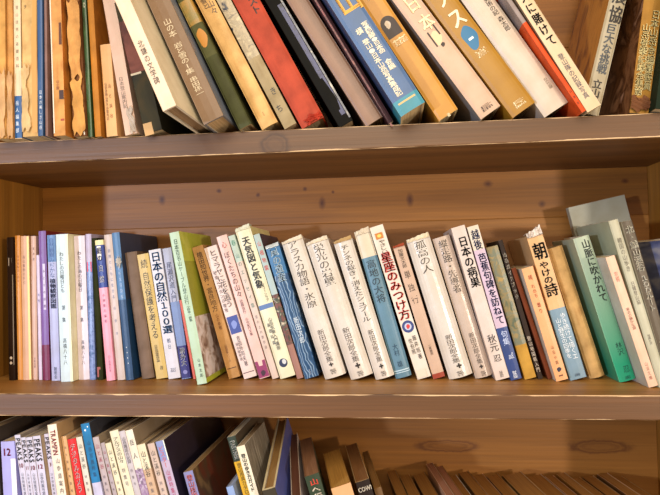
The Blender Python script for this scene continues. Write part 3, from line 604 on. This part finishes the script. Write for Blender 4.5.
B(2, ((621.6, 222.5), (632, 219.8), (671, 394), (682, 392)), 'dark taupe book with outlined cream title including the number 100', col='5c5040', bands=[], lcol='cdc0a4', edge='e4d8c0', ymin=.04, ymax=.04, d=.12,
  text=[('北・越山渓谷', .5, 226, 272, .8, 'e4dcc4', 'b'), ('１００', .55, 276, 294, .9, 'e8e0cc', 'b'), ('ルート', .55, 294, 312, .75, 'e4dcc4', 'b'), ('登山記録', .5, 340, 380, .6, 'd0c4a8')])
B(2, ((660.5, 240), (671, 238), (706, 396), (718, 394)), 'book with violet mountain picture on its cover at the right edge', col='c8c4cc', lcol=picture(['c8c0c4', '8c90b4', '5c628c', 'c4c0c8'], 14, (1, .6, 2.4)), edge='d6cfc0', ymin=.04, ymax=.04, d=.12)
B(2, ((568, 207), (625, 195.2), (600.4, 369), (657.4, 357.2)), 'flat grey green album lying against the back planks, showing its wide face', name='album', cat='album', col='a7a592', stock='jacket', Y=.17, d=.012, lean=12, wave=0, edge='cfc8b0')
# ---- lower shelf, left part: magazines seen from their heads
MG = dict(name='magazine', Y=.0, d=.2, wave=0)
LEANS = iter([3, 3, 8, 8, 8, 8, 8, 8, 8.3, 9, 10, 10.5, 11, 13, 14, 14.5, 14.5, 14.5, 14.5, 14.5, 15, 15.5, 15.5, 15.5, 15.5, 15.5])
B(3, ((-16, 428), (-3, 428), (-14, 475), (0, 475)), 'very dark book cut by the left picture edge on the lower shelf', Y=.0, d=.2, col='3a3028', pages='8c7858', name='hardcover_book')
B(3, ((.6, 442), (14.2, 441), (4, 495), (17, 495)), 'periwinkle blue magazine with a red number 12', **dict(MG, col='a7a4e0', text=[(['12'], .45, 447, 457, .62, 'a02c58', 'b')], marks=[('rect', .85, 487, .35, 56, 'ece6ee')]))
def peaks(q, lab, num, c='ccc8de'):
    B(3, q, lab, **dict(MG, col=c, rcol='8c8078', pages='cfc0a0', text=[('PEAKS', .5, q[0][1]+2, q[0][1]+25, .85, '23242a', 'rb'), ([num], .5, q[0][1]+27, q[0][1]+33, .75, 'b03a58', 'b'), ('山歩特集号案内', .5, 473, 500, .45, '4a4a5a')]))
peaks(((14.5, 436), (20.2, 434), (23, 495), (29, 495)), 'white magazine with black masthead, first of the five masthead spines', '10')
peaks(((20.6, 438), (25.4, 437), (29.4, 495), (35, 495)), 'white masthead magazine standing second of the five', '11')
peaks(((25.8, 438), (32, 436.6), (35.4, 495), (40.6, 495)), 'white masthead magazine standing third of the five', '10')
peaks(((32.6, 437), (40, 435), (41.2, 495), (46.6, 495)), 'white masthead magazine left of the thin olive brown one', '12')
B(3, ((40.6, 436), (43.6, 434), (47, 495), (50, 495)), 'thin olive brown magazine among the masthead spines', **dict(MG, col='8c7458', stock='worn'))
peaks(((44, 435), (48.6, 433), (50.6, 495), (57, 495)), 'white masthead magazine directly left of the red lettered cream one', '3', 'c8c0d4')
B(3, ((47.4, 426), (56, 423), (58, 495), (66, 495)), 'cream magazine with tall red Latin lettering', **dict(MG, col='ecdccb', rcol='c09a6c', pages='d8b080', text=[('TRAMPIN', .5, 430, 456, .62, 'c0202c', 'rb'), ('山歩道案内', .6, 458, 496, .45, '2c2830')], Y=-.005))
B(3, ((61.4, 437), (66.4, 435.6), (69, 495), (74.4, 495)), 'tan magazine with faint small print left of the red one', **dict(MG, col='d2a878', text=[('山と高原地図帳', .5, 444, 495, .4, '6a4c38')]))
B(3, ((67, 440), (75.2, 438), (75.6, 495), (86, 495)), 'bright red magazine with white kana title', **dict(MG, col='d42226', pages='d8c098', text=[('デジタルカメラ', .5, 444, 494, .6, 'f4e4e0', 'b')]))
def yama(q, lab, col, ink_, s='山と溪谷', Y=.0, low=None, **k):
    B(3, q, lab, **dict(MG, col=col, Y=Y, rcol='9c8a74', pages='cbb288', bands=([(470, 500, low)] if low else []), text=[(s, .5, (q[0][1]+5), (q[0][1]+32), .6, ink_), ('特集号', .5, q[0][1]+36, q[0][1]+56, .4, '6a5c60')], **k))
yama(((76, 438), (81.6, 436), (87, 495), (93.4, 495)), 'white magazine with dark title between red and blue ones', 'd8d0c4', '3c4438')
B(3, ((81, 424), (90, 423), (94, 495), (102, 495)), 'bright blue magazine with pale foot label, taller than neighbours', **dict(MG, col='2a7cb4', rcol='3c3c44', pages='6c665c', bands=[(483, 500, 'c8c4e0')], stock='worn', text=[('山岳写真特集', .55, 440, 478, .4, '1c4468')], marks=[('disc', .4, 430, .2, 2, 'e8f0f4'), ('disc', .75, 427, .15, 1.5, 'e8f0f4')]))
yama(((92, 438), (99, 436), (106.6, 495), (113, 495)), 'greyish pink magazine with red title right of the blue one', 'b8a8ac', '9c3048')
yama(((99.6, 444), (104.2, 441.6), (113.6, 495), (118.4, 495)), 'narrow greyish magazine with red title, second of the red titled pair', 'b0a2a8', '9c3048')
yama(((104.8, 444), (110.6, 442), (119, 495), (125.6, 495)), 'short cream magazine with dark title left of the taller cream one', 'e2d8bc', '3a3a34')
yama(((109.6, 432), (118, 429), (126.6, 495), (133, 495)), 'tall cream magazine, leftmost of three tall pale ones', 'e0d6bc', '2c2c28', 'アルプスの山々')
yama(((118.6, 432), (124.6, 430), (134, 495), (139.6, 495)), 'tall greyish lilac magazine, middle of three tall pale ones', 'c4bac0', '3a3440', '山岳雑誌の記録')
yama(((125, 431), (132.6, 429), (140.4, 495), (146.6, 495)), 'tall white magazine with lilac flecked lower spine', 'e6dccc', '3a3440', '岳人', low=picture(['b8a4b8', '8c6c94', 'd8ccd8'], 140))
yama(((136.6, 446), (144.6, 442.6), (149.4, 495), (157, 495)), 'cream magazine with dark title left of the pinkish grey one', 'e4d8bc', '38342c', low='c8a88c')
yama(((147.4, 445), (153.8, 442), (161, 495), (167, 495)), 'pinkish grey magazine with dark title left of the lilac one', 'cbb4a8', '38342c')
B(3, ((155.4, 442), (163.6, 440), (171, 495), (179, 495)), 'lilac magazine with red writing and dark purple cover', **dict(MG, col='b9aac4', rcol='2c2436', edge='e4e0d4', bands=[(440, 461, '8c98cc', False)], text=[('ビスター', .45, 446, 468, .6, 'd05c54'), ('山旅特集号', .5, 470, 500, .5, 'b04468')], marks=[('rect', .93, 451, .12, 20, 'e8ecd8')]))
B(3, ((183, 472), (192.6, 471), (189, 495), (199, 495)), 'short magazine with glowing red title and brown patterned cover', **dict(MG, col='8484b4', rcol=picture(['4c3c2c', '5c4430', '6c3020', '54402e', '8a6c48'], 14), pages='b08c5c', edge='c0a47c', text=[('登山技術', .5, 475, 500, .65, 'f0705c', 'b')]))
B(3, ((226, 487), (233, 486), (229, 502), (236, 501)), 'small light blue booklet in the gap by the green and yellow spine', **dict(MG, col='8ca4d4', rcol='9cb0dc', pages='a8b8e0', d=.1))
B(3, ((227, 438), (235, 435), (239.6, 495), (248, 493.6)), 'dark green magazine with yellow lower spine', **dict(MG, d=.13, col='28352a', rcol='4c4438', pages='c8b894', edge='e4dcc8', bands=[(462, 500, 'd4a41c')], text=[('PARTNER', .5, 441, 460, .6, 'e0e0d8', 'rb'), ('登山用具カタログ', .5, 464, 500, .5, '4a3818')]))
B(3, ((236.4, 447), (244.6, 445), (250, 495), (258, 494)), 'white magazine with small black title beside the yellow spine', **dict(MG, Y=-.012, d=.10, col='e8dfca', rcol=picture(['4a4238', '9c9484', '6c6458', 'c0b8a8'], 60, (1, 4, .25)), pages='b09878', edge='e8e0cc', text=[('登山の歩き方ガイド', .5, 454, 492, .55, '23201c', 'b')]))

for s_ in ROWS[3]: s_['lean'] = next(LEANS)


def build_rows():
    for row, specs in ROWS.items():
        bs = []
        for s in specs:
            b = quad(s); b['s'] = s; b['z0'] = b['cl'].z
            dm = D-.004-b['Y']
            b['d'] = min(s.get('d', {1: .21, 2: .125, 3: .2}[row]), dm)
            bs.append(b)
        wst = settle(bs)
        print('ROW', row, 'left penetration', round(wst, 5))
        for b in bs:
            s = b['s']; th = b['th']
            # lowest corner exactly on the shelf
            zs = {1: Z1, 2: Z2, 3: Z3}[row]
            lo = min(c[1] for c in corners(b)); b['cl'].z += zs-lo+.0002
            Mx = Matrix.Translation(b['cl']) @ Matrix.Rotation(-th, 4, 'Y')
            if abs(b['t']) < .003: b['t'] = .003
            print('   ', s['label'][:34].ljust(34), 't%.1f h%.0f Y%.0f lean%.0f' % (b['t']*1e3, b['h']*1e3, b['Y']*1e3, math.degrees(th)))
            make_book(s, s['name'], Mx, b['t'], b['h'], b['zpx'], b['d'])
build_rows()

# ---- lower shelf, right part: shorter books whose heads are seen from above
def top_book(label, FL, FR, BL, BR_, Yf, Yb, col, name='paperback_book', h=None, **kw):
    """front and back corners of the head of a book; front edge lies at depth Yf, back edge at Yb"""
    a, b, c, e = on_y(FL, Yf), on_y(FR, Yf), on_y(BL, Yb), on_y(BR_, Yb)
    fm, bm = (a+b)/2, (c+e)/2
    yv = (bm-fm); d = yv.length; yv.normalize()
    xv = ((b-a)+(e-c)); t = min((b-a).length, (e-c).length*1.0 if kw.get('mint') else 9) ; xv -= yv*xv.dot(yv); xv.normalize()
    th = math.radians(kw.get('lean', 15.5)); xh = Vector((yv.y, -yv.x, 0)).normalized(); wid = ((b-a).dot(xh)+(e-c).dot(xh))/2
    xv = xh*math.cos(th)+Vector((0, 0, 1))*math.sin(th); xv -= yv*xv.dot(yv); xv.normalize(); t = (b-a).dot(xh)*math.cos(th)
    zv = xv.cross(yv)
    hh = h or (fm.z-Z3)/zv.z
    # shorten so that no foot corner goes below the shelf
    org = a-zv*hh
    for cx in (0, t):
        for cy in (0, d):
            z = (org+xv*cx+yv*cy).z
            if z < Z3: 
                k = (Z3-z+.0003)/zv.z; org = org+zv*k; hh -= k
    lowz = min((org+xv*cx+yv*cy).z for cx in (0, t) for cy in (0, d))
    if lowz > Z3+.0005:
        k = (lowz-Z3-.0003)/zv.z; org = org-zv*k; hh += k
    M = Matrix(((xv.x, yv.x, zv.x, org.x), (xv.y, yv.y, zv.y, org.y), (xv.z, yv.z, zv.z, org.z), (0, 0, 0, 1)))
    s = dict(label=label, group='books and magazines on the lower shelf', col=col, **kw)
    y0 = (FL[1]+FR[1])/2; sc = (fm-CAM).length/F
    make_book(s, name, M, t, hh, lambda y: hh-(y-y0)*sc, d)
top_book('blue violet covered book with cream edged tan head, beside the black lettered white magazine', (262, 491), (276, 490), (281.5, 419), (284, 418), -.035, .15, '3c3428', rcol='5a64b0', lcol='c0a070', edge='d8c498', pages='a07a44', name='hardcover_book', hard=True, bulge=0)
top_book('thin brown book with two pale edge lines on its head', (291.5, 503), (302, 502), (292, 434.5), (295, 434), -.01, .14, 'd0c8c8', edge='dcc8b0', pages='6c4028', stock='gloss', sink=.001)
top_book('dark green spine with red and white lettering, brown head', (304.6, 477), (320, 474.5), (301.6, 439), (310, 439), .0, .14, '2c3c28', lcol='c8b8b0', edge='8c6448', pages='9a6c48',
         text=[('山', .5, 480, 486, .6, 'e04c38', 'b'), ('へ', .5, 487, 493, .6, 'ecdcc8', 'b'), ('行こう', .5, 494, 515, .6, 'ecdcc8', 'b')])
top_book('thick block of a book with plain tan head and pale orange spine', (331, 489), (352.6, 486), (321, 453), (343, 451.5), .01, .14, 'dca878', edge='c08840', pages='cf9844', sink=.0)
top_book('thin dark spine with cream Latin letters right of the tan block', (355.5, 483), (370.5, 480), (346, 445), (356.6, 444), .02, .165, '2a201c', edge='c8a470', pages='946434', text=[(['COWI'], .5, 485, 493, .34, 'd8ccb8', 'b')], marks=[])
top_book('slim brown headed book right of the dark spine', (374, 489), (382, 488), (362, 452), (368, 451.5), .03, .165, '6c4c28', pages='9a6c34', edge='a07438')
# brown headed books leaning in a row
edges = [387, 399, 412, 428, 437, 446, 458, 471, 485, 500, 524, 543, 554, 566, 579, 594, 608, 622]
cols = ['6a4a24', '7a5628', '5c3c1c', 'c89878', 'a0705c', 'e8ded0', '705028', '8a6030', '6c4a22', '7a5a2c', 'b09c90', 'c8a080', '8a5c24', '6c4820', '7c5430', '5c3c1c', '94684a']
labs = ['first of the plain brown heads after the tan block', 'olive brown head just left of the tall pinkish one', 'narrow dark brown head touching the pale pinkish edge',
        'pinkish pale edged head, left one of the taller brown pair', 'reddish brown head, right one of the taller brown pair', 'white spined book whose white corner peeks up at the picture bottom',
        'brown head immediately right of the white corner', 'light edged brown head, second right of the white corner', 'plain olive brown head below the dark grain streak', 'broad brown head left of the striped grey one',
        'grey striped book with pale worn edge among brown heads', 'tan head with cream edge line right of the striped grey one', 'ochre brown narrow head at the wall colour change', 'dark ochre head right of the wall colour change',
        'broad dark brown head third from the right picture edge', 'broad dark head second from the right picture edge', 'brown head cut by the right picture edge']
ya = math.radians(9)
ZH = CAM.z-.300
xe = [on_z((e, 474), ZH).x for e in edges]
xf = [x+.052-.040*(x-xe[0])/(xe[-1]-xe[0]) for x in xe]         # where the feet of the fan of books stand
for i in range(len(edges)-1):
    zt = ZH + (.012 if i in (3, 4) else 0) + (.004 if i % 3 == 0 else 0)
    h0 = ZH-Z3
    th = math.atan((xf[i]-xe[i])/h0); ct = math.cos(th)
    t = min(xe[i+1]-xe[i], xf[i+1]-xf[i])*math.cos(ya)*ct-.0014
    R = Matrix.Rotation(ya, 4, 'Z') @ Matrix.Rotation(-th, 4, 'Y')
    d = .125 + .01*(i % 3 == 2)
    hh = (zt-Z3)/ct
    foot = Vector((xf[i], on_z((edges[i], 474), ZH).y, Z3))
    M = Matrix.Translation(foot) @ R @ Matrix.Translation((0, -d, 0))
    lo = min((M @ Vector((x, y, 0))).z for x in (0, t) for y in (0, d))
    M = Matrix.Translation((0, 0, Z3-lo+.0002)) @ M
    my = max((M @ Vector((x, d, z))).y for x in (0, t) for z in (0, hh))
    M = Matrix.Translation((0, D-.004-.006*(i % 4 == 1)-my, 0)) @ M
    s = dict(label=labs[i], group='books and magazines on the lower shelf', col=cols[i], edge=['9a7040', 'a87c48', '7c5830', 'd0a084'][i % 4] if i != 5 else 'e8ded0', pages='a5712e' if i not in (3, 4) else 'b0785a', lining='b89468')
    if i == 10: s['lcol'] = picture(['8c8484', '5c5048', 'c8c0b8'], 60, (1, .3, 4)); s['edge'] = 'c0b0a4'
    make_book(s, 'paperback_book', M, t, hh, lambda y: 0, d)


# ------------------------------------------------------------------ bookcase
bc = bpy.data.objects.new('bookcase', None); COL.objects.link(bc); bc.location = (0, 0, Z3-.1)
bc['label'] = 'brown varnished pine bookcase whose shelves hold all the books'; bc['category'] = 'bookcase'
z0 = Z3-.1
def at(px, Y): return on_y(px, Y)
def kn(px, Y, rx, rz, kc='dot'):
    p = at(px, Y); return (p.x, p.y, p.z-z0, rx, rz, kc)
BD = T
zc1, zc2 = (H-z0, Z1-z0), (-T-z0, -z0)
upper_w = wood('varnished_board', '6e4824', '523416', knots=[kn((275, 145), 0, .020, .017, 'ring')], chips=((zc1[0], zc1[1]), .33), rough=.42)
mid_w = wood('worn_varnished_board', '754c28', '5b3a1c', chips=((zc2[0], zc2[1]), .33), rough=.45)
back_w = wood('pine_back_plank', 'a96c24', '845014', rough=.5, knots=[
    kn((162, 200), D, .006, .009), kn((219, 191), D, .005, .004), kn((258, 195), D, .004, .004), kn((305, 189), D, .004, .004), kn((322, 203), D, .006, .011),
    kn((333, 192), D, .003, .003), kn((410, 200), D, .006, .012), kn((488, 184), D, .008, .006), kn((542, 204), D, .006, .006), kn((625, 181), D, .006, .004), ])
back_w2 = wood('pine_back_plank_lower', 'ab702b', '885418', rough=.5, scale=.9, knots=[kn((448, 446), D, .055, .010, 'ring'), kn((600, 447), D, .05, .011, 'ring')])
side_w = wood('pine_side_panel', 'b2782c', '8c5a1a', axis=2, rough=.5)
floor_w = wood('pine_shelf_top', 'b07c38', '8c5c24')
floor_u = wood('darker_board', '8a5c2c', '6a431c')  # darker tone than the other shelf boards
def prt(name, x0, x1, y0, y1, za, zb, m, bev=.0012):
    o = box(name, x0, x1, y0, y1, za-z0, zb-z0, m, bc, bev); return o
prt('shelf_board', 0, W, .0055, D, H, Z1, floor_u)
prt('front_strip', 0, W, .0, .0053, H, Z1, upper_w)  # front strips split off the boards to carry a darker tone
prt('shelf_board', 0, W, .0055, D, -T, 0, floor_w)
prt('front_strip', 0, W, .0, .0053, -T, 0, mid_w)
prt('shelf_board', 0, W, .0, D, Z3-T, Z3, floor_w)
prt('shelf_board', 0, W, .0, D, ZTOP, ZTOP+T, floor_u)
sd = .022
prt('side_panel', -sd, 0, -.001, D+.012, z0, ZTOP+T, side_w)
prt('side_panel', W, W+sd, -.001, D+.012, z0, ZTOP+T, side_w)
zj = on_y((400, 221.5), D).z
for (a, b_, m) in ((z0, Z3+.09, back_w), (Z3+.09, -T+.004, back_w2), (-T+.004, .07, back_w2), (.07, zj, back_w2), (zj, Z1-.004, back_w), (Z1-.004, Z1+.15, back_w2), (Z1+.15, ZTOP+T, back_w)):
    prt('back_plank', 0, W, D, D+.012, a, b_, m, .0008)
wall = box('wall_back', -1.6, 2.5, D+.013, D+.1, -1.2, 1.6, ink('b89f80'), None, 0); wall['kind'] = 'structure'

# ------------------------------------------------------------------ light
def lamp(name, loc, aim, size, power, col):
    l = bpy.data.lights.new(name, 'AREA'); l.shape = 'DISK'; l.size = size; l.energy = power; l.color = col
    o = bpy.data.objects.new(name, l); COL.objects.link(o); o.location = loc
    d = Vector(aim)-Vector(loc); o.rotation_euler = d.to_track_quat('-Z', 'Y').to_euler(); return o
c_ = (W/2, .05, .1)
lamp('left_daylight', (-1.08, -2.2, .12), c_, .12, 42, (.66, .77, 1.0))
lamp('right_lamp', (2.15, -2.2, .16), c_, .16, 32, (1.0, .86, .70))
lamp('overhead_fill', (.45, -1.9, 1.2), c_, 1.4, 38, (1.0, .88, .70))  # unseen overhead fill, added to brighten the shelf tops
w = bpy.data.worlds.new('room_air'); SC.world = w; w.use_nodes = True
bg = w.node_tree.nodes['Background']; bg.inputs[0].default_value = (1.0, .84, .66, 1); bg.inputs[1].default_value = .62
SC.view_settings.view_transform = 'Standard'; SC.view_settings.look = 'None'; SC.view_settings.gamma = 1; SC.view_settings.exposure = -.12
SC.cycles.max_bounces = 8
